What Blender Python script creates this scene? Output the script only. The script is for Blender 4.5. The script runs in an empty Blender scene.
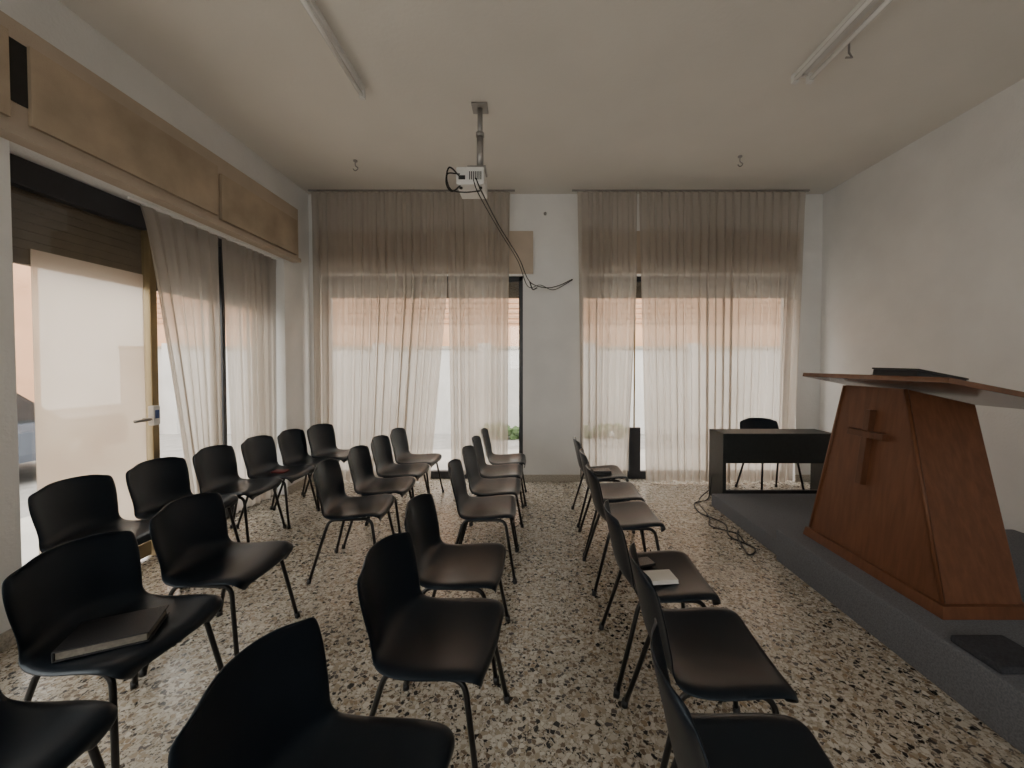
import bpy, bmesh, math, random
from mathutils import Vector, Matrix
random.seed(7)
S = bpy.context.scene
COL = S.collection

# ------------------------------------------------------------------ materials
def newmat(name):
    m = bpy.data.materials.new(name); m.use_nodes = True
    nt = m.node_tree
    for n in list(nt.nodes): nt.nodes.remove(n)
    out = nt.nodes.new('ShaderNodeOutputMaterial')
    return m, nt, out
def N(nt, t, **kw):
    n = nt.nodes.new(t)
    for k, v in kw.items():
        if hasattr(n, k): setattr(n, k, v)
        else: n.inputs[k].default_value = v
    return n
def L(nt, a, b): nt.links.new(a, b)
def ramp(nt, stops, interp='LINEAR'):
    r = nt.nodes.new('ShaderNodeValToRGB'); r.color_ramp.interpolation = interp
    el = r.color_ramp.elements
    while len(el) > 1: el.remove(el[-1])
    el[0].position = stops[0][0]; el[0].color = (*stops[0][1], 1)
    for p, c in stops[1:]:
        e = el.new(p); e.color = (*c, 1)
    return r
def simple(name, c, rough=.5, metal=0, var=.08, scale=12, bump=0.0, bscale=80, spec=.5, stretch=None, tint=None):
    m, nt, out = newmat(name)
    b = N(nt, 'ShaderNodeBsdfPrincipled'); b.inputs['Roughness'].default_value = rough
    b.inputs['Metallic'].default_value = metal; b.inputs['Specular IOR Level'].default_value = spec
    if tint: b.inputs['Specular Tint'].default_value = (*tint, 1)
    tc = N(nt, 'ShaderNodeTexCoord'); src = tc.outputs['Object']
    if stretch:
        mp = N(nt, 'ShaderNodeMapping'); mp.inputs['Scale'].default_value = stretch
        L(nt, src, mp.inputs['Vector']); src = mp.outputs[0]
    no = N(nt, 'ShaderNodeTexNoise'); no.inputs['Scale'].default_value = scale; no.inputs['Detail'].default_value = 5
    L(nt, src, no.inputs['Vector'])
    r = ramp(nt, [(.3, tuple(x*(1-var) for x in c)), (.7, tuple(min(1, x*(1+var)) for x in c))])
    L(nt, no.outputs['Fac'], r.inputs['Fac']); L(nt, r.outputs['Color'], b.inputs['Base Color'])
    if bump:
        n2 = N(nt, 'ShaderNodeTexNoise'); n2.inputs['Scale'].default_value = bscale; n2.inputs['Detail'].default_value = 3
        L(nt, src, n2.inputs['Vector'])
        bp = N(nt, 'ShaderNodeBump'); bp.inputs['Strength'].default_value = bump; bp.inputs['Distance'].default_value = .01
        L(nt, n2.outputs['Fac'], bp.inputs['Height']); L(nt, bp.outputs[0], b.inputs['Normal'])
    L(nt, b.outputs[0], out.inputs[0])
    return m

M_wall = simple('plaster_wall', (.77, .765, .755), .9, var=.04, scale=3, bump=.25, bscale=60, spec=.2)
M_ceil = simple('ceiling_paint', (.76, .735, .69), .95, var=.03, scale=1.5, bump=.12, bscale=40, spec=.1)
M_box = simple('shutter_box_paint', (.46, .38, .30), .7, var=.10, scale=3, bump=.2, bscale=150)
M_panel = simple('chipboard_panel', (.42, .335, .245), .8, var=.20, scale=3.5, bump=.3, bscale=200)
M_frame_dark = simple('dark_frame', (.02, .022, .028), .4, var=.1)
M_brass = simple('anodised_brass', (.26, .20, .11), .4, .7, var=.05)
M_slat = simple('shutter_slats', (.15, .115, .08), .55, var=.15, scale=8)
M_plastic = simple('black_polypropylene', (.0070, .0098, .0145), .31, var=.15, scale=10, bump=.08, bscale=700, spec=.34, tint=(.72, .86, 1.0))
M_leg = simple('black_enamel_tube', (.014, .014, .015), .3, .3, var=.05)
M_black = simple('matte_black', (.015, .016, .018), .55, var=.1)
M_piano = simple('black_ash_laminate', (.016, .019, .019), .5, var=.2, scale=30)
M_cable = simple('cable_rubber', (.01, .01, .01), .5)
M_white = simple('white_plastic', (.76, .755, .74), .4, var=.03)
M_metal = simple('grey_metal', (.35, .34, .33), .4, .7)
M_tube = simple('fluorescent_glass', (.88, .88, .87), .2, var=.01)
M_carpet = simple('grey_carpet', (.165, .172, .19), .98, var=.25, scale=160, bump=.5, bscale=500, spec=.1)
M_carpet2 = simple('dark_mat', (.05, .052, .06), .95, var=.25, scale=120, bump=.4, bscale=400, spec=.1)
M_paper = simple('paper', (.75, .73, .68), .8, var=.04)
M_pages = simple('worn_page_edges', (.20, .18, .15), .8, var=.2, scale=90)
M_leather = simple('black_leather', (.018, .018, .02), .33, var=.2, bump=.3, bscale=250)
M_red = simple('red_cover', (.16, .03, .03), .5)
M_ivory = simple('piano_keys', (.75, .73, .67), .3, var=.02)
M_asphalt = simple('asphalt', (.34, .33, .32), .95, var=.15, scale=5)
M_sidewalk = simple('sidewalk', (.55, .53, .50), .95, var=.08, scale=3)
M_pale = simple('pale_render', (.70, .69, .68), .9, var=.14, scale=1.1)
M_orange = simple('orange_render', (.72, .44, .28), .9, var=.14, scale=1.2)
M_brown = simple('brown_shutter', (.50, .31, .20), .8, var=.1)
M_green = simple('hedge_leaves', (.08, .14, .05), .8, var=.4, scale=30)
M_car = simple('car_paint', (.12, .14, .18), .25, .3, var=.02)
M_carglass = simple('car_glass', (.02, .025, .03), .1)
M_base = simple('terrazzo_skirting', (.42, .38, .32), .4, var=.35, scale=90)
M_blue = simple('blue_label', (.05, .1, .3), .5)
M_gap_shade = simple('painted_gap_shade', (.03, .028, .025), .9)

def wood(name, k=1.0, rough=.5, spec=.35):
    m, nt, out = newmat(name)
    b = N(nt, 'ShaderNodeBsdfPrincipled'); b.inputs['Roughness'].default_value = rough
    b.inputs['Specular IOR Level'].default_value = spec
    tc = N(nt, 'ShaderNodeTexCoord'); mp = N(nt, 'ShaderNodeMapping'); mp.inputs['Scale'].default_value = (16, 16, 1.1)
    L(nt, tc.outputs['Object'], mp.inputs['Vector'])
    no = N(nt, 'ShaderNodeTexNoise'); no.inputs['Scale'].default_value = 2.2; no.inputs['Detail'].default_value = 8
    no.inputs['Distortion'].default_value = .3
    L(nt, mp.outputs[0], no.inputs['Vector'])
    r = ramp(nt, [(.3, (.118*k, .046*k, .021*k)), (.55, (.150*k, .060*k, .028*k)), (.75, (.18*k, .074*k, .035*k))])
    L(nt, no.outputs['Fac'], r.inputs['Fac']); L(nt, r.outputs['Color'], b.inputs['Base Color'])
    bp = N(nt, 'ShaderNodeBump'); bp.inputs['Strength'].default_value = .06; bp.inputs['Distance'].default_value = .01
    L(nt, no.outputs['Fac'], bp.inputs['Height']); L(nt, bp.outputs[0], b.inputs['Normal'])
    L(nt, b.outputs[0], out.inputs[0]); return m
M_wood = wood('reddish_wood', .95); M_wood2 = wood('cross_wood', .70); M_board = wood('varnished_board', .9, .2, .8)

def terrazzo():
    m, nt, out = newmat('terrazzo_floor')
    b = N(nt, 'ShaderNodeBsdfPrincipled')
    tc = N(nt, 'ShaderNodeTexCoord')
    wn = N(nt, 'ShaderNodeTexNoise'); wn.inputs['Scale'].default_value = 30; wn.inputs['Detail'].default_value = 2
    L(nt, tc.outputs['Object'], wn.inputs['Vector'])
    wm = N(nt, 'ShaderNodeVectorMath', operation='MULTIPLY_ADD')
    wm.inputs[1].default_value = (.02, .02, .02)
    L(nt, wn.outputs['Color'], wm.inputs[0]); L(nt, tc.outputs['Object'], wm.inputs[2])
    def layer(scale, stops, thr):
        v = N(nt, 'ShaderNodeTexVoronoi'); v.inputs['Scale'].default_value = scale
        L(nt, wm.outputs[0], v.inputs['Vector'])
        e = N(nt, 'ShaderNodeTexVoronoi', feature='DISTANCE_TO_EDGE'); e.inputs['Scale'].default_value = scale
        L(nt, wm.outputs[0], e.inputs['Vector'])
        sp = N(nt, 'ShaderNodeSeparateColor'); L(nt, v.outputs['Color'], sp.inputs[0])
        r = ramp(nt, stops, 'CONSTANT'); L(nt, sp.outputs[0], r.inputs['Fac'])
        mul = N(nt, 'ShaderNodeMath', operation='MULTIPLY'); mul.inputs[1].default_value = thr
        L(nt, sp.outputs[1], mul.inputs[0])
        gt = N(nt, 'ShaderNodeMath', operation='GREATER_THAN')
        L(nt, e.outputs['Distance'], gt.inputs[0]); L(nt, mul.outputs[0], gt.inputs[1])
        return r, gt
    r1, g1 = layer(56, [(0, (.50, .46, .39)), (.30, (.34, .29, .22)), (.46, (.58, .55, .49)), (.64, (.16, .12, .085)),
                        (.75, (.025, .024, .024)), (.86, (.28, .215, .145)), (.94, (.10, .09, .085))], .26)
    r2, g2 = layer(130, [(0, (.46, .42, .355)), (.38, (.32, .28, .22)), (.55, (.54, .51, .455)), (.72, (.13, .11, .08)), (.85, (.04, .038, .036))], .20)
    a = N(nt, 'ShaderNodeMixRGB'); a.inputs[1].default_value = (.38, .34, .28, 1)
    L(nt, g2.outputs[0], a.inputs[0]); L(nt, r2.outputs[0], a.inputs[2])
    c = N(nt, 'ShaderNodeMixRGB'); L(nt, g1.outputs[0], c.inputs[0]); L(nt, a.outputs[0], c.inputs[1]); L(nt, r1.outputs[0], c.inputs[2])
    br = N(nt, 'ShaderNodeTexBrick'); br.offset = 0; br.inputs['Scale'].default_value = 1
    br.inputs['Brick Width'].default_value = .4; br.inputs['Row Height'].default_value = .4
    br.inputs['Mortar Size'].default_value = .0012; br.inputs['Mortar Smooth'].default_value = 0
    L(nt, tc.outputs['Object'], br.inputs['Vector'])
    d = N(nt, 'ShaderNodeMixRGB', blend_type='MULTIPLY'); d.inputs[2].default_value = (.72, .68, .62, 1)
    L(nt, br.outputs['Fac'], d.inputs[0]); L(nt, c.outputs[0], d.inputs[1])
    w = N(nt, 'ShaderNodeTexNoise'); w.inputs['Scale'].default_value = 1.2; w.inputs['Detail'].default_value = 4
    L(nt, tc.outputs['Object'], w.inputs['Vector'])
    wr = ramp(nt, [(.3, (.19, .19, .19)), (.7, (.30, .30, .30))]); L(nt, w.outputs['Fac'], wr.inputs['Fac'])
    L(nt, wr.outputs[0], b.inputs['Roughness'])
    L(nt, d.outputs[0], b.inputs['Base Color']); L(nt, b.outputs[0], out.inputs[0])
    return m
M_floor = terrazzo()

def curtain_mat():
    m, nt, out = newmat('sheer_linen')
    tc = N(nt, 'ShaderNodeTexCoord')
    no = N(nt, 'ShaderNodeTexNoise'); no.inputs['Scale'].default_value = 40; no.inputs['Detail'].default_value = 3
    mp = N(nt, 'ShaderNodeMapping'); mp.inputs['Scale'].default_value = (1, 1, 6)
    L(nt, tc.outputs['Object'], mp.inputs['Vector']); L(nt, mp.outputs[0], no.inputs['Vector'])
    r = ramp(nt, [(.3, (.56, .51, .455)), (.7, (.67, .615, .555))]); L(nt, no.outputs['Fac'], r.inputs['Fac'])
    d = N(nt, 'ShaderNodeBsdfDiffuse'); L(nt, r.outputs[0], d.inputs['Color'])
    t = N(nt, 'ShaderNodeBsdfTranslucent'); L(nt, r.outputs[0], t.inputs['Color'])
    mx = N(nt, 'ShaderNodeMixShader'); mx.inputs[0].default_value = .58
    L(nt, d.outputs[0], mx.inputs[1]); L(nt, t.outputs[0], mx.inputs[2])
    tr = N(nt, 'ShaderNodeBsdfTransparent'); tr.inputs['Color'].default_value = (1, .99, .97, 1)
    m2 = N(nt, 'ShaderNodeMixShader')
    r2 = ramp(nt, [(.35, (.20, .20, .20)), (.65, (.31, .31, .31))]); L(nt, no.outputs['Fac'], r2.inputs['Fac'])
    L(nt, r2.outputs[0], m2.inputs[0])
    L(nt, mx.outputs[0], m2.inputs[1]); L(nt, tr.outputs[0], m2.inputs[2])
    L(nt, m2.outputs[0], out.inputs[0]); return m
M_curtain = curtain_mat()

def glass_mat():
    m, nt, out = newmat('window_glass')
    g = N(nt, 'ShaderNodeBsdfGlossy'); g.inputs['Roughness'].default_value = .03
    t = N(nt, 'ShaderNodeBsdfTransparent'); t.inputs['Color'].default_value = (.95, .96, .95, 1)
    mx = N(nt, 'ShaderNodeMixShader'); mx.inputs[0].default_value = .06
    L(nt, t.outputs[0], mx.inputs[1]); L(nt, g.outputs[0], mx.inputs[2]); L(nt, mx.outputs[0], out.inputs[0]); return m
M_glass = glass_mat()
def frost_mat():
    m, nt, out = newmat('frosted_film')
    tc = N(nt, 'ShaderNodeTexCoord'); no = N(nt, 'ShaderNodeTexNoise'); no.inputs['Scale'].default_value = 1.5
    L(nt, tc.outputs['Object'], no.inputs['Vector'])
    r = ramp(nt, [(.35, (.66, .55, .45)), (.65, (.76, .66, .56))]); L(nt, no.outputs['Fac'], r.inputs['Fac'])
    d = N(nt, 'ShaderNodeBsdfDiffuse'); t = N(nt, 'ShaderNodeBsdfTranslucent')
    L(nt, r.outputs[0], d.inputs['Color']); L(nt, r.outputs[0], t.inputs['Color'])
    mx = N(nt, 'ShaderNodeMixShader'); mx.inputs[0].default_value = .7
    L(nt, d.outputs[0], mx.inputs[1]); L(nt, t.outputs[0], mx.inputs[2])
    tr = N(nt, 'ShaderNodeBsdfTransparent'); m2 = N(nt, 'ShaderNodeMixShader'); m2.inputs[0].default_value = .28
    L(nt, mx.outputs[0], m2.inputs[1]); L(nt, tr.outputs[0], m2.inputs[2]); L(nt, m2.outputs[0], out.inputs[0]); return m
M_frost = frost_mat()

# ------------------------------------------------------------------ geometry helpers
class G:
    """accumulates parts of one real object into one mesh"""
    def __init__(s, name): s.name = name; s.bm = bmesh.new(); s.mats = []
    def mi(s, mat):
        if mat not in s.mats: s.mats.append(mat)
        return s.mats.index(mat)
    def _merge(s, b, mat, smooth=False, M=None):
        i = s.mi(mat)
        for f in b.faces: f.material_index = i; f.smooth = smooth
        if M is not None: b.transform(M)
        me = bpy.data.meshes.new('tmp'); b.to_mesh(me); b.free(); s.bm.from_mesh(me); bpy.data.meshes.remove(me)
    def box(s, x0, x1, y0, y1, z0, z1, mat, bev=0.0, M=None):
        b = bmesh.new(); bmesh.ops.create_cube(b, size=1)
        b.transform(Matrix.Translation(((x0+x1)/2, (y0+y1)/2, (z0+z1)/2)) @ Matrix.Diagonal((x1-x0, y1-y0, z1-z0, 1)))
        if bev: bmesh.ops.bevel(b, geom=b.edges[:], offset=bev, segments=2, affect='EDGES', profile=.7)
        s._merge(b, mat, False, M); return s
    def frustum(s, bot, top, z0, z1, mat, bev=0.0, M=None, z1b=None):
        """z1 = top height at low-x side, z1b at high-x side"""
        if z1b is None: z1b = z1
        b = bmesh.new()
        v = [b.verts.new((x, y, z0)) for x, y in [(bot[0], bot[2]), (bot[1], bot[2]), (bot[1], bot[3]), (bot[0], bot[3])]]
        w = [b.verts.new((x, y, z)) for x, y, z in [(top[0], top[2], z1), (top[1], top[2], z1b), (top[1], top[3], z1b), (top[0], top[3], z1)]]
        b.faces.new(v[::-1]); b.faces.new(w)
        for i in range(4): b.faces.new([v[i], v[(i+1) % 4], w[(i+1) % 4], w[i]])
        if bev: bmesh.ops.bevel(b, geom=b.edges[:], offset=bev, segments=2, affect='EDGES', profile=.7)
        s._merge(b, mat, False, M); return s
    def cyl(s, p, q, r, mat, seg=16, r2=None):
        p = Vector(p); q = Vector(q); d = q-p
        b = bmesh.new(); bmesh.ops.create_cone(b, cap_ends=True, segments=seg, radius1=r, radius2=r if r2 is None else r2, depth=d.length)
        M = Matrix.Translation((p+q)/2) @ d.to_track_quat('Z', 'Y').to_matrix().to_4x4()
        s._merge(b, mat, True, M); return s
    def tube(s, pts, r, mat, seg=10, rad=0.0, smoothp=0):
        P = [Vector(p) for p in pts]
        if rad:
            Q = [P[0]]
            for i in range(1, len(P)-1):
                a = (P[i-1]-P[i]).normalized()*rad; c = (P[i+1]-P[i]).normalized()*rad
                for k in range(6):
                    t = k/5
                    Q.append((P[i]+a)*(1-t)**2 + P[i]*2*t*(1-t) + (P[i]+c)*t*t)
            Q.append(P[-1]); P = Q
        if smoothp:
            Q = []
            E = [P[0]*2-P[1]]+P+[P[-1]*2-P[-2]]
            for i in range(1, len(E)-2):
                for k in range(smoothp):
                    t = k/smoothp; p0, p1, p2, p3 = E[i-1], E[i], E[i+1], E[i+2]
                    Q.append(.5*((2*p1)+(-p0+p2)*t+(2*p0-5*p1+4*p2-p3)*t*t+(-p0+3*p1-3*p2+p3)*t**3))
            Q.append(P[-1]); P = Q
        b = bmesh.new(); rings = []
        T = (P[1]-P[0]).normalized(); up = Vector((0, 0, 1)) if abs(T.z) < .9 else Vector((1, 0, 0))
        nrm = T.cross(up).normalized()
        for i, p in enumerate(P):
            t = (P[min(i+1, len(P)-1)]-P[max(i-1, 0)]).normalized()
            nrm = (nrm - t*nrm.dot(t)).normalized(); bn = t.cross(nrm)
            rings.append([b.verts.new(p+(nrm*math.cos(2*math.pi*k/seg)+bn*math.sin(2*math.pi*k/seg))*r) for k in range(seg)])
        for i in range(len(rings)-1):
            for k in range(seg):
                b.faces.new([rings[i][k], rings[i][(k+1) % seg], rings[i+1][(k+1) % seg], rings[i+1][k]])
        b.faces.new(rings[0][::-1]); b.faces.new(rings[-1])
        s._merge(b, mat, True); return s
    def mesh(s, me, mat, M=None):
        b = bmesh.new(); b.from_mesh(me); s._merge(b, mat, True, M); return s
    def data(s, origin=(0, 0, 0)):
        bmesh.ops.recalc_face_normals(s.bm, faces=s.bm.faces[:])
        s.bm.transform(Matrix.Translation(-Vector(origin)))
        me = bpy.data.meshes.new(s.name); s.bm.to_mesh(me); s.bm.free()
        for m in s.mats: me.materials.append(m)
        return me
    def done(s, keep_origin=False, origin=None):
        if origin is None:
            if keep_origin: origin = (0, 0, 0)
            else:
                xs = [v.co for v in s.bm.verts]
                mn = Vector([min(v[i] for v in xs) for i in range(3)]); mx = Vector([max(v[i] for v in xs) for i in range(3)])
                origin = Vector(((mn.x+mx.x)/2, (mn.y+mx.y)/2, mn.z))
        me = s.data(origin)
        o = bpy.data.objects.new(s.name, me); o.location = origin; COL.objects.link(o); return o

# ------------------------------------------------------------------ room shell
XL, XR, YB, YR, H = -2.56, 3.44, 4.59, -2.4, 3.37
T = .30
G('floor').box(XL-T, XR+T, YR-T, YB+T, -.12, 0, M_floor).done(True)
G('ceiling').box(XL-T, XR+T, YR-T, YB+T, H, H+.15, M_ceil).done(True)
w = G('wall_left')
w.box(XL-T, XL, YR, -1.3, 0, H, M_wall).box(XL-T, XL, -1.3, 1.25, 2.5, H, M_wall)
w.box(XL-T, XL, 1.25, 1.95, 0, H, M_wall).box(XL-T, XL, 1.95, 4.12, 2.5, H, M_wall).box(XL-T, XL, 4.12, YB, 0, H, M_wall).done(True)
w = G('wall_back')
w.box(XL-T, -2.44, YB, YB+T, 0, H, M_wall).box(-2.44, -.06, YB, YB+T, 2.44, H, M_wall)
w.box(-.06, .62, YB, YB+T, 0, H, M_wall).box(.62, 3.16, YB, YB+T, 2.44, H, M_wall).box(3.16, XR+T, YB, YB+T, 0, H, M_wall).done(True)
G('wall_right').box(XR, XR+T, YR, YB, 0, H, M_wall).done(True)
w = G('wall_rear')
w.box(XL-T, -1.2, YR-T, YR, 0, H, M_wall).box(2.0, XR+T, YR-T, YR, 0, H, M_wall)
w.box(-1.2, 2.0, YR-T, YR, 2.6, H, M_wall).box(-1.2, 2.0, YR-T, YR, 0, 1.2, M_wall).done(True)
b = G('baseboard_back'); b.box(-.06, .62, YB-.012, YB, 0, .08, M_base).box(XL, -2.44, YB-.012, YB, 0, .08, M_base).box(3.16, XR, YB-.012, YB, 0, .08, M_base).done(True)
b = G('baseboard_left'); b.box(XL, XL+.012, 4.12, YB-.012, 0, .08, M_base).box(XL, XL+.012, 1.25, 1.95, 0, .08, M_base).done(True)

# window frames -----------------------------------------------------------
def window_back(name, x0, x1, low):
    g = G(name); y = YB+.14
    g.box(x0, x0+.05, y-.03, y+.03, .02, 2.44, M_frame_dark, .004).box(x1-.05, x1, y-.03, y+.03, .02, 2.44, M_frame_dark, .004)
    g.box(x0, x1, y-.03, y+.03, 2.38, 2.44, M_frame_dark, .004).box(x0, x1, y-.035, y+.035, 0, .09, M_frame_dark, .004)
    for m in low: g.box(m-.07, m+.07, y-.04, y+.02, .05, .62, M_frame_dark, .004).box(m-.008, m+.008, y-.01, y+.01, .6, 2.4, M_brass, .002)
    g.box(x0+.04, x1-.04, y-.003, y+.003, .05, 2.4, M_glass)
    g.done(True)
window_back('window_1', -2.44, -.06, [])
window_back('window_2', .62, 3.16, [1.29])
xg = XL-.17
g = G('door_1')
g.box(xg-.03, xg+.03, 1.955, 2.02, 0, 2.49, M_frame_dark, .004)
g.box(xg-.03, xg+.03, 2.02, 2.8, 2.34, 2.49, M_frame_dark, .004)
g.box(xg-.03, xg+.03, 2.80, 2.85, 0, 2.49, M_brass, .006)
g.box(xg-.02, xg+.02, 2.04, 2.78, .02, .12, M_brass, .004)
g.box(xg-.005, xg+.0, 2.03, 2.79, .12, 2.3, M_glass)
g.box(xg+.004, xg+.009, 2.15, 2.77, .12, 2.02, M_frost)
g.box(xg+.02, xg+.06, 2.775, 2.825, .95, 1.09, M_white, .006)
g.box(xg+.061, xg+.064, 2.785, 2.815, 1.0, 1.06, M_blue)
g.tube([(xg+.02, 2.74, 1.0), (xg+.08, 2.74, 1.0), (xg+.08, 2.62, 1.0)], .01, M_metal, rad=.02)
g.done(True)
g = G('window_3')
g.box(xg-.03, xg+.03, 2.86, 4.11, 2.42, 2.49, M_frame_dark, .004).box(xg-.03, xg+.03, 4.06, 4.11, 0, 2.42, M_frame_dark, .004)
g.box(xg-.03, xg+.03, 2.86, 4.06, 0, .1, M_frame_dark, .004).box(xg-.03, xg+.03, 3.45, 3.49, .1, 2.42, M_frame_dark, .004)
g.box(xg-.003, xg+.003, 2.86, 4.06, .1, 2.42, M_glass)
g.done(True)
g = G('unseen_side_window')  # unseen window beside the camera, added to bring in side light
for yy in (-1.3, -.05, 1.19): g.box(xg-.03, xg+.03, yy, yy+.06, 0, 2.5, M_frame_dark, .004)
g.box(xg-.03, xg+.03, -1.24, 1.19, 0, .1, M_frame_dark).box(xg-.003, xg+.003, -1.24, 1.19, .1, 2.5, M_glass).done(True)
g = G('unseen_fill_window')  # unseen window behind the camera, added and sized for fill light
g.box(-1.2, 2.0, YR-.18, YR-.12, 1.2, 1.25, M_frame_dark).box(-1.2, 2.0, YR-.18, YR-.12, 2.55, 2.6, M_frame_dark)
for xx in (-1.2, .375, 1.95): g.box(xx, xx+.05, YR-.18, YR-.12, 1.25, 2.55, M_frame_dark)
g.box(-1.15, 1.95, YR-.153, YR-.147, 1.25, 2.55, M_glass).done(True)
g = G('roller_shutter')
z = 1.98
while z < 2.45:
    g.box(xg-.11, xg-.085, 1.96, 4.11, z, z+.0525, M_slat, .008); z += .0525
g.box(xg-.115, xg-.08, 1.96, 4.11, 1.945, 1.985, M_slat, .006)
g.done()
for x0, x1 in ((-2.43, -.07), (.63, 3.15)):
    g = G('roller_shutter'); z = 2.20
    while z < 2.40:
        g.box(x0, x1, YB+.22, YB+.245, z, z+.0525, M_slat, .008); z += .0525
    g.done()
g = G('shutter_box')
g.box(XL+.001, XL+.07, 1.0, 4.26, 2.50, 3.06, M_box, .004)
g.box(XL+.001, XL+.10, 1.0, 4.26, 2.49, 2.53, M_box, .004)
g.box(XL+.07, XL+.092, 1.97, 3.14, 2.575, 2.965, M_panel, .003)
g.box(XL+.07, XL+.098, 3.17, 4.20, 2.555, 2.92, M_panel, .003)
g.box(XL+.07, XL+.092, 1.0, 1.89, 2.57, 2.98, M_panel, .003)
g.box(XL+.07, XL+.074, 1.89, 1.97, 2.66, 2.96, M_gap_shade)  # flat dark strip on the box face, gap shade put into its colour
g.box(XL+.07, XL+.074, 3.14, 3.17, 2.57, 2.96, M_box)
g.done()
G('shutter_box').box(-2.44, .06, YB-.04, YB-.001, 2.44, 2.93, M_box, .004).done()
G('shutter_box').box(.62, 3.16, YB-.04, YB-.001, 2.44, 2.93, M_box, .004).done()

# ------------------------------------------------------------------ curtains
def curtain(Lf, Rf, z0, z1, nf, A, plane, seed, axis='x', name='curtain'):
    nu, nv = int(nf*16), 40
    bm = bmesh.new(); rows = []
    for j in range(nv+1):
        v = j/nv; z = z1+(z0-z1)*v; row = []
        l, r = Lf(v), Rf(v)
        a = A*(.45+.55*min(1, v*3))
        for i in range(nu+1):
            u = i/nu
            ph = 2*math.pi*nf*u+1.5*math.sin(5*u+seed)+.8*math.sin(11*u+2*seed)+.25*math.sin(3*v+6*u+seed)
            am = a*(.75+.35*math.sin(7.3*u+seed*3)+.15*math.sin(17*u+seed))
            off = am*(math.sin(ph)+.25*math.sin(2.7*ph+seed+v))
            if v < .03: off = .4*A*math.sin(ph)
            t = l+(r-l)*u+ .35*am*math.sin(2*ph+seed)
            zz = z+ (.01*math.sin(ph*.5) if j == nv else 0)
            row.append(bm.verts.new((t, plane+off, zz) if axis == 'x' else (plane+off, t, zz)))
        rows.append(row)
    for j in range(nv):
        for i in range(nu):
            f = bm.faces.new([rows[j][i], rows[j][i+1], rows[j+1][i+1], rows[j+1][i]]); f.smooth = True
    me = bpy.data.meshes.new(name); bm.to_mesh(me); bm.free(); me.materials.append(M_curtain)
    o = bpy.data.objects.new(name, me); COL.objects.link(o); return o
yc = YB-.105
curtain(lambda v: -2.47, lambda v: -.93-.20*max(0, v-.33)/.65, .03, H-.022, 17, .038, yc, 1.0)
curtain(lambda v: -.93+.04*v, lambda v: -.20-.03*v, .12, H-.022, 8, .032, yc, 2.3)
curtain(lambda v: .56+.06*v, lambda v: 1.25-.14*max(0, v-.3), .06, H-.022, 7, .034, yc, 4.1)
curtain(lambda v: 1.26+.10*v, lambda v: 3.15-.1*v, .03, H-.022, 21, .038, yc, 5.7)
xc = XL-.075
curtain(lambda v: 2.66+.42*v**.8, lambda v: 3.36-.03*v, .04, 2.478, 7, .030, xc, .6, 'y')
curtain(lambda v: 3.38+.10*v, lambda v: 4.10-.03*v, .04, 2.478, 7, .030, xc, 3.3, 'y')
G('curtain_rail').box(-2.5, -.15, yc-.012, yc+.012, H-.014, H-.001, M_metal).done()
G('curtain_rail').box(.5, 3.2, yc-.012, yc+.012, H-.014, H-.001, M_metal).done()
G('curtain_rail').box(xc-.01, xc+.01, 2.6, 4.11, 2.48, 2.5, M_white).done()

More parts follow.
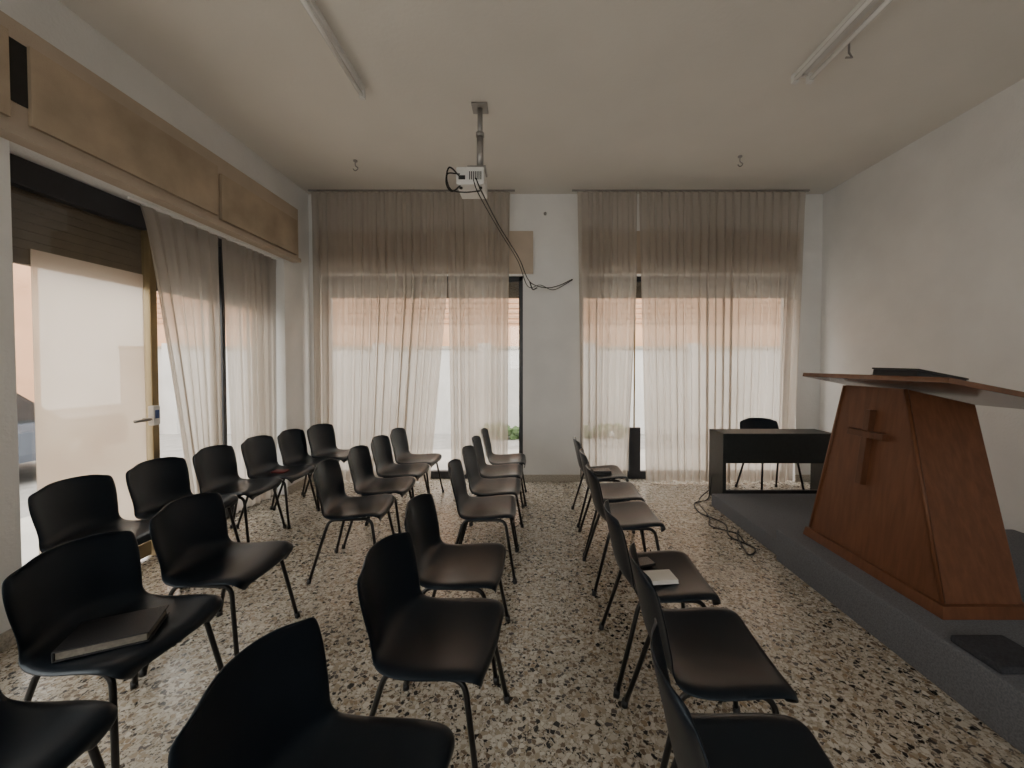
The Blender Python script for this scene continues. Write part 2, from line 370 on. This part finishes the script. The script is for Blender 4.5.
# ------------------------------------------------------------------ stacking chair
def chair_mesh():
    prof = [(.236, .408, .150), (.232, .429, .200), (.205, .446, .226), (.11, .445, .234), (.0, .433, .236), (-.09, .432, .230),
            (-.155, .450, .217), (-.195, .495, .206), (-.215, .56, .210), (-.232, .64, .218), (-.248, .71, .217), (-.259, .757, .202), (-.264, .784, .150)]
    E = [tuple(2*a-b for a, b in zip(prof[0], prof[1]))]+prof+[tuple(2*a-b for a, b in zip(prof[-1], prof[-2]))]
    rows = []
    for i in range(1, len(E)-2):
        for k in range(3):
            t = k/3
            rows.append((i-1+t, [.5*((2*p1)+(-p0+p2)*t+(2*p0-5*p1+4*p2-p3)*t*t+(-p0+3*p1-3*p2+p3)*t**3) for p0, p1, p2, p3 in zip(E[i-1], E[i], E[i+1], E[i+2])]))
    rows.append((len(prof)-1, prof[-1]))
    bm = bmesh.new(); R = []
    nu = 18
    for s, (f, z, w) in rows:
        bk = min(1, max(0, (s-5)/3)); bk = bk*bk*(3-2*bk)
        fr = max(0, 1-s/2.2)
        row = []
        for i in range(nu+1):
            u = -1+2*i/nu; u2 = u*u
            zz = z+(1-bk)*(.026*u2*(1-fr)-.010*fr*u2) - (1-bk)*.018*max(0, (abs(u)-.86)/.14)**2
            ff = f+bk*.055*u2 - bk*.010*max(0, (abs(u)-.88)/.12)**2
            if s > 10.5: zz -= .018*(s-10.5)/1.5*u2*u2
            if s < 1.2: ff -= .02*(1.2-s)/1.2*u2
            row.append(bm.verts.new((ff, u*w, zz)))
        R.append(row)
    for a, c in zip(R[:-1], R[1:]):
        for i in range(nu): bm.faces.new([a[i], a[i+1], c[i+1], c[i]])
    bmesh.ops.recalc_face_normals(bm, faces=bm.faces[:])
    me = bpy.data.meshes.new('shell'); bm.to_mesh(me); bm.free()
    o = bpy.data.objects.new('shell_tmp', me); COL.objects.link(o)
    md = o.modifiers.new('s', 'SOLIDIFY'); md.thickness = .007; md.offset = 0
    md = o.modifiers.new('ss', 'SUBSURF'); md.levels = 1; md.render_levels = 1
    bpy.context.view_layer.update()
    ev = o.evaluated_get(bpy.context.evaluated_depsgraph_get())
    m2 = bpy.data.meshes.new_from_object(ev)
    g = G('stacking_chair'); g.mesh(m2, M_plastic)
    bpy.data.objects.remove(o)
    for sgn in (-1, 1):
        g.tube([(.235, sgn*.225, .012), (.165, sgn*.175, .418), (-.125, sgn*.175, .418), (-.24, sgn*.225, .012)], .0105, M_leg, rad=.05)
        for fx in (.237, -.243):
            g.cyl((fx, sgn*.2265, 0), (fx-.004*(1 if fx > 0 else -1), sgn*.224, .03), .0145, M_black, 12)
    g.tube([(.10, -.175, .416), (.10, .175, .416)], .0095, M_leg)
    g.tube([(-.075, -.175, .416), (-.075, .175, .416)], .0095, M_leg)
    g.box(-.09, .115, -.03, .03, .420, .428, M_black)
    return g.data()
CH = chair_mesh()
def chair(x, y, deg=0, s=.92):
    o = bpy.data.objects.new('stacking_chair', CH); o.location = (x, y, 0); o.scale = (s, s, s); o.rotation_euler = (0, 0, math.radians(deg)); COL.objects.link(o); return o
chairs = [
    (.53, .86, -5), (.60, 1.33, -4), (.60, 1.80, -2), (.62, 2.52, 0), (.64, 2.98, -3), (.65, 3.50, 0),
    (-.43, .85, -9), (-.33, 1.40, -8), (-.34, 1.89, -4), (-.30, 2.65, 0), (-.28, 3.10, -4), (-.27, 3.55, -1), (-.24, 3.99, 0),
    (-1.38, .90, -4), (-1.49, 1.42, -5), (-1.49, 1.91, -2), (-1.18, 2.66, 4), (-1.17, 3.12, 0), (-1.17, 3.57, -3), (-1.15, 4.00, -4),
    (-2.38, 2.19, -2, .94), (-2.33, 2.63, -4, .94), (-2.28, 3.06, 0, .94), (-2.23, 3.48, -2, .94), (-2.18, 3.88, -4, .93), (-2.08, 4.21, -12, .93),
]
for c in chairs: chair(*c)
chair(2.58, 4.14, -90, 1.0)

# ------------------------------------------------------------------ platform
g = G('carpeted_platform')
g.box(1.76, XR-.002, -1.2, 2.74, 0, .22, M_carpet, .012)
g.box(1.80, XR-.002, 2.74, 3.80, 0, .12, M_carpet, .012)
g.done()

# ------------------------------------------------------------------ pulpit
g = G('pulpit')
zb = .22
g.frustum((1.895, 2.33, 1.755, 2.665), (1.905, 2.32, 1.765, 2.655), zb, zb+.055, M_wood, .004)
g.frustum((1.925, 2.30, 1.785, 2.635), (2.045, 2.42, 2.105, 2.515), zb+.05, 1.255, M_wood, .006, None, 1.17)
def strip(p, q, r=.011): g.cyl(p, q, r, M_wood, 4)
strip((1.925, 1.787, .28), (2.045, 2.107, 1.25)); strip((1.925, 2.633, .28), (2.045, 2.513, 1.25))
tilt = math.atan2(.12, .985)
def crossM(cz):
    t = (cz-.27)/.985
    return Matrix.Translation((1.925+.12*t, 2.285, cz)) @ Matrix.Rotation(tilt, 4, 'Y')
g.box(-.034, .004, -.020, .020, -.22, .22, M_wood2, .003, crossM(.90))
g.box(-.036, .004, -.120, .120, -.020, .020, M_wood2, .003, crossM(.975))
ang = math.radians(11)
Mb = Matrix.Translation((2.25, 2.19, 1.243)) @ Matrix.Rotation(ang, 4, 'Y')
g.box(-.39, .47, -.46, .46, -.012, .014, M_board, .004, Mb)
g.box(.455, .475, -.45, .45, .014, .035, M_board, .003, Mb)
g.done()
g = G('zipped_book_case')
Mk = Matrix.Translation((2.07, 2.07, 1.312)) @ Matrix.Rotation(ang*.9, 4, 'Y') @ Matrix.Rotation(.1, 4, 'Z')
g.box(-.15, .14, -.12, .12, -.018, -.008, M_leather, .004, Mk).box(-.15, .14, -.12, .12, .022, .032, M_leather, .004, Mk)
g.box(-.145, .135, -.115, .115, -.010, .025, M_black, .006, Mk); g.done()
g = G('foot_mat'); g.box(1.78, 2.0, 1.44, 1.62, .22, .25, M_carpet2, .01).done()

# ------------------------------------------------------------------ digital piano
g = G('digital_piano')
x0, x1, y0, y1 = 1.93, 3.05, 3.86, 4.14
g.box(x0, x0+.035, y0-.02, y1, 0, .70, M_piano, .006).box(x1-.035, x1, y0-.02, y1, 0, .70, M_piano, .006)
g.box(x0, x1, y0-.01, y1+.0, .665, .70, M_piano, .006)
g.box(x0+.03, x1-.03, y0, y0+.02, .40, .665, M_piano, .004)
g.box(x0+.03, x1-.03, y0+.02, y1, .55, .60, M_piano, .004)
g.box(x0+.05, x1-.05, y1-.13, y1+.01, .60, .618, M_ivory, .002)
for i in range(36):
    if i % 7 not in (2, 6):
        xx = x0+.05+(i+1)*(x1-x0-.1)/37
        g.box(xx-.007, xx+.007, y1-.13, y1-.04, .618, .63, M_black, .001)
g.box(x0+.03, x1-.03, y0+.03, y0+.06, .06, .12, M_black, .004)
g.done()

# ------------------------------------------------------------------ projector
px, py = -.37, 3.05
g = G('ceiling_projector')
g.box(px-.06, px+.06, py-.06, py+.06, H-.018, H-.001, M_metal, .004)
g.cyl((px, py, H-.01), (px, py, 3.15), .020, M_metal).cyl((px, py, 3.16), (px, py, 2.89), .026, M_metal)
g.cyl((px, py, 3.17), (px, py, 3.14), .032, M_metal)
g.box(px-.09, px+.05, py-.07, py+.07, 2.865, 2.89, M_metal, .004)
g.box(px-.17, px+.04, py-.10, py+.17, 2.735, 2.865, M_white, .014)
g.cyl((px-.10, py+.165, 2.80), (px-.10, py+.19, 2.80), .03, M_black)
for i in range(7): g.box(px-.07+i*.014, px-.063+i*.014, py-.103, py-.099, 2.77, 2.83, M_black)
g.box(px-.15, px-.10, py-.103, py-.099, 2.77, 2.80, M_black)
for fx in (-.14, .01): g.cyl((px+fx, py-.05, 2.738), (px+fx, py-.05, 2.723), .012, M_black)
g.tube([(px-.13, py-.10, 2.78), (px-.21, py-.14, 2.84), (px-.25, py-.06, 2.76), (px-.20, py-.06, 2.70), (px-.1, py-.09, 2.77)], .006, M_cable, 8, smoothp=6)
g.tube([(px-.14, py-.10, 2.81), (px-.23, py-.12, 2.80), (px-.22, py-.05, 2.72), (px-.12, py-.02, 2.71), (px, py, 2.73)], .005, M_cable, 8, smoothp=6)
g.tube([(px-.02, py-.10, 2.78), (px+.02, py-.08, 2.69), (-.25, 3.40, 2.585), (-.09, 3.85, 2.43), (.02, 4.20, 2.27), (.20, 4.42, 2.25), (.36, 4.54, 2.30), (.52, 4.575, 2.38)], .005, M_cable, 8, smoothp=8)
g.tube([(px-.04, py-.10, 2.77), (px, py-.06, 2.67), (-.25, 3.42, 2.55), (-.10, 3.85, 2.40), (.00, 4.20, 2.22), (.14, 4.42, 2.28), (.30, 4.54, 2.25), (.52, 4.57, 2.37)], .004, M_cable, 8, smoothp=8)
g.tube([(.02, 4.2, 2.27), (.05, 4.25, 2.20), (.10, 4.27, 2.22)], .007, M_cable, 8, smoothp=6)
g.done()

# ------------------------------------------------------------------ fluorescent fixtures & hooks
def fixture(x, y0, y1, n):
    g = G('fluorescent_light'); wd = .05 if n == 2 else .028
    g.box(x-wd*.6, x+wd*.6, y0, y1, H-.045, H-.001, M_white, .006)
    for k in range(n):
        xx = x+(k-.5*(n-1))*.10
        g.cyl((xx, y0+.03, H-.075), (xx, y1-.03, H-.075), .015, M_tube, 16)
        for yy in (y0+.02, y1-.02):
            g.box(xx-.018, xx+.018, yy-.016, yy+.016, H-.095, H-.04, M_white, .004)
            g.box(min(xx, x)-.01, max(xx, x)+.01, yy-.01, yy+.01, H-.055, H-.03, M_white, .003)
    g.done()
fixture(-1.18, 1.42, 2.84, 1)
fixture(1.84, 1.30, 2.68, 2)
for hx, hy in ((-1.68, 3.84), (2.02, 3.76)):
    g = G('ceiling_hook')
    g.cyl((hx, hy, H-.001), (hx, hy, H-.012), .02, M_metal)
    g.tube([(hx, hy, H-.005), (hx, hy, H-.05), (hx+.025, hy, H-.075), (hx, hy, H-.10), (hx-.022, hy, H-.08)], .005, M_metal, 8, smoothp=6); g.done()
g = G('ceiling_hook'); g.tube([(1.98, 2.45, H-.001), (1.98, 2.45, H-.06), (2.0, 2.45, H-.09), (1.96, 2.45, H-.09)], .006, M_metal, 8).done()
g = G('wall_screw'); g.cyl((.2, YB, 3.14), (.2, YB-.015, 3.14), .018, M_metal).done()

# ------------------------------------------------------------------ books
SZ = .409   # seat surface height
g = G('bible')
Mk = Matrix.Translation((-1.47, 1.37, SZ+.022)) @ Matrix.Rotation(math.radians(25), 4, 'Z')
g.box(-.12, .12, -.085, .085, -.012, -.007, M_leather, .002, Mk).box(-.12, .12, -.085, .085, .018, .023, M_leather, .002, Mk)
g.box(-.115, .112, -.08, .08, -.007, .018, M_pages, .001, Mk).box(-.122, -.116, -.085, .085, -.012, .023, M_leather, .002, Mk); g.done()
g = G('notebook')
Mk = Matrix.Translation((.59, 1.75, SZ+.014)) @ Matrix.Rotation(.1, 4, 'Z')
g.box(-.075, .075, -.045, .045, -.006, .008, M_paper, .002, Mk).box(-.077, .077, -.047, .047, -.009, -.006, M_white, .001, Mk); g.done()
g = G('smartphone')
Mk = Matrix.Translation((.55, 1.88, SZ+.012)) @ Matrix.Rotation(.3, 4, 'Z')
g.box(-.06, .06, -.035, .035, -.005, .006, M_leather, .003, Mk); g.done()
G('prayer_book').box(.58, .74, 3.44, 3.55, SZ+.005, SZ+.03, M_leather, .004).done()
G('hymnal').box(-2.29, -2.17, 3.45, 3.53, .418, .431, M_red, .003).done()

# floor cables
g = G('floor_cable')
g.tube([(1.90, 4.0, .25), (1.84, 3.95, .02), (1.66, 3.85, .008), (1.60, 3.6, .008), (1.70, 3.35, .008), (1.62, 3.1, .008), (1.70, 2.9, .008), (1.60, 2.8, .008), (1.66, 3.05, .014), (1.74, 3.2, .008)], .006, M_cable, 8, smoothp=10)
g.tube([(1.88, 4.0, .1), (1.72, 3.9, .008), (1.64, 3.5, .008), (1.56, 3.3, .008), (1.70, 3.15, .008), (1.68, 3.0, .008)], .005, M_cable, 8, smoothp=10)
g.done()

# ------------------------------------------------------------------ outside
G('street_ground').box(-16, 16, -12, 16, -.30, -.16, M_asphalt).done(True)
G('sidewalk').box(XL-2.2, 8, YB+T, YB+2.0, -.16, -.06, M_sidewalk, .01).box(XL-2.2, XL-T, -8, YB+T, -.16, -.06, M_sidewalk, .01).done(True)
g = G('garden_wall'); g.box(-9, 12, 8.6, 8.8, -.16, 1.72, M_pale).box(-9, 12, 8.56, 8.84, 1.72, 1.78, M_base)
for i in range(9): g.box(-8+i*2.3, -7.7+i*2.3, 8.52, 8.86, -.16, 1.84, M_pale, .01)
g.done(True)
g = G('opposite_building')
g.box(-9, 12, 9.3, 12, -.16, 5.0, M_orange)
for i in range(12): g.box(-9, 12, 9.27, 9.3, 2.35+i*.12, 2.41+i*.12, M_brown)
g.done(True)
g = G('side_building')
g.box(-14, -10.5, -8, 6.2, -.16, 4.2, M_pale).box(-14, -10.5, 6.2, 8.4, -.16, 4.2, M_orange)
for i in range(4): g.box(-10.5, -10.45, -6+i*3, -4.8+i*3, 1.0, 2.6, M_brown, .02)
g.done(True)
g = G('hedge')
for i in range(120):
    c = Vector((random.uniform(-1.0, 2.0), 8.1+random.uniform(-.15, .15), -.14+random.uniform(0, .22)))
    bm2 = bmesh.new(); bmesh.ops.create_icosphere(bm2, subdivisions=1, radius=random.uniform(.06, .12))
    g._merge(bm2, M_green, False, Matrix.Translation(c))
g.done()
g = G('parked_car'); cx, cy, cz = -7.2, 4.2, -.16
g.box(cx-.85, cx+.85, cy-2.0, cy+2.0, cz+.28, cz+.80, M_car, .12)
g.frustum((cx-.78, cx+.78, cy-1.4, cy+1.2), (cx-.6, cx+.6, cy-.9, cy+.6), cz+.78, cz+1.38, M_carglass, .05)
g.box(cx-.6, cx+.6, cy-.9, cy+.6, cz+1.36, cz+1.42, M_car, .03)
for sx in (-.8, .8):
    for sy in (-1.25, 1.25):
        g.cyl((cx+sx-.1, cy+sy, cz+.31), (cx+sx+.1, cy+sy, cz+.31), .31, M_black, 24)
        g.cyl((cx+sx-.11, cy+sy, cz+.31), (cx+sx+.11, cy+sy, cz+.31), .18, M_metal, 16)
g.done()

# ------------------------------------------------------------------ light
W = bpy.data.worlds.new('overcast_sky'); S.world = W; W.use_nodes = True
nt = W.node_tree; bg = nt.nodes['Background']
bg.inputs['Color'].default_value = (1.0, .955, .90, 1); bg.inputs['Strength'].default_value = 6.2
def portal(loc, rot, sx, sy):
    ld = bpy.data.lights.new('sky_portal', 'AREA'); ld.shape = 'RECTANGLE'; ld.size = sx; ld.size_y = sy; ld.cycles.is_portal = True
    o = bpy.data.objects.new('sky_portal', ld); o.location = loc; o.rotation_euler = rot; COL.objects.link(o)
R = math.radians
portal((-1.25, YB+T+.02, 1.25), (R(-90), 0, 0), 2.4, 2.4)
portal((1.89, YB+T+.02, 1.25), (R(-90), 0, 0), 2.55, 2.4)
portal((XL-T-.02, 3.03, 1.25), (0, R(-90), 0), 2.5, 2.2)
portal((XL-T-.02, -.02, 1.25), (0, R(-90), 0), 2.5, 2.6)
portal((.4, YR-T-.02, 1.9), (R(90), 0, 0), 3.2, 1.4)

# ------------------------------------------------------------------ camera
cd = bpy.data.cameras.new('camera'); cam = bpy.data.objects.new('camera', cd); COL.objects.link(cam)
cd.sensor_width = 36; cd.lens = 390/1024*36; cd.clip_start = .02
cam.location = (0, 0, 1.39); cam.rotation_euler = (R(90-1.3), 0, 0)
cd.shift_x = -16/1024; cd.shift_y = -11.2/1024
S.camera = cam
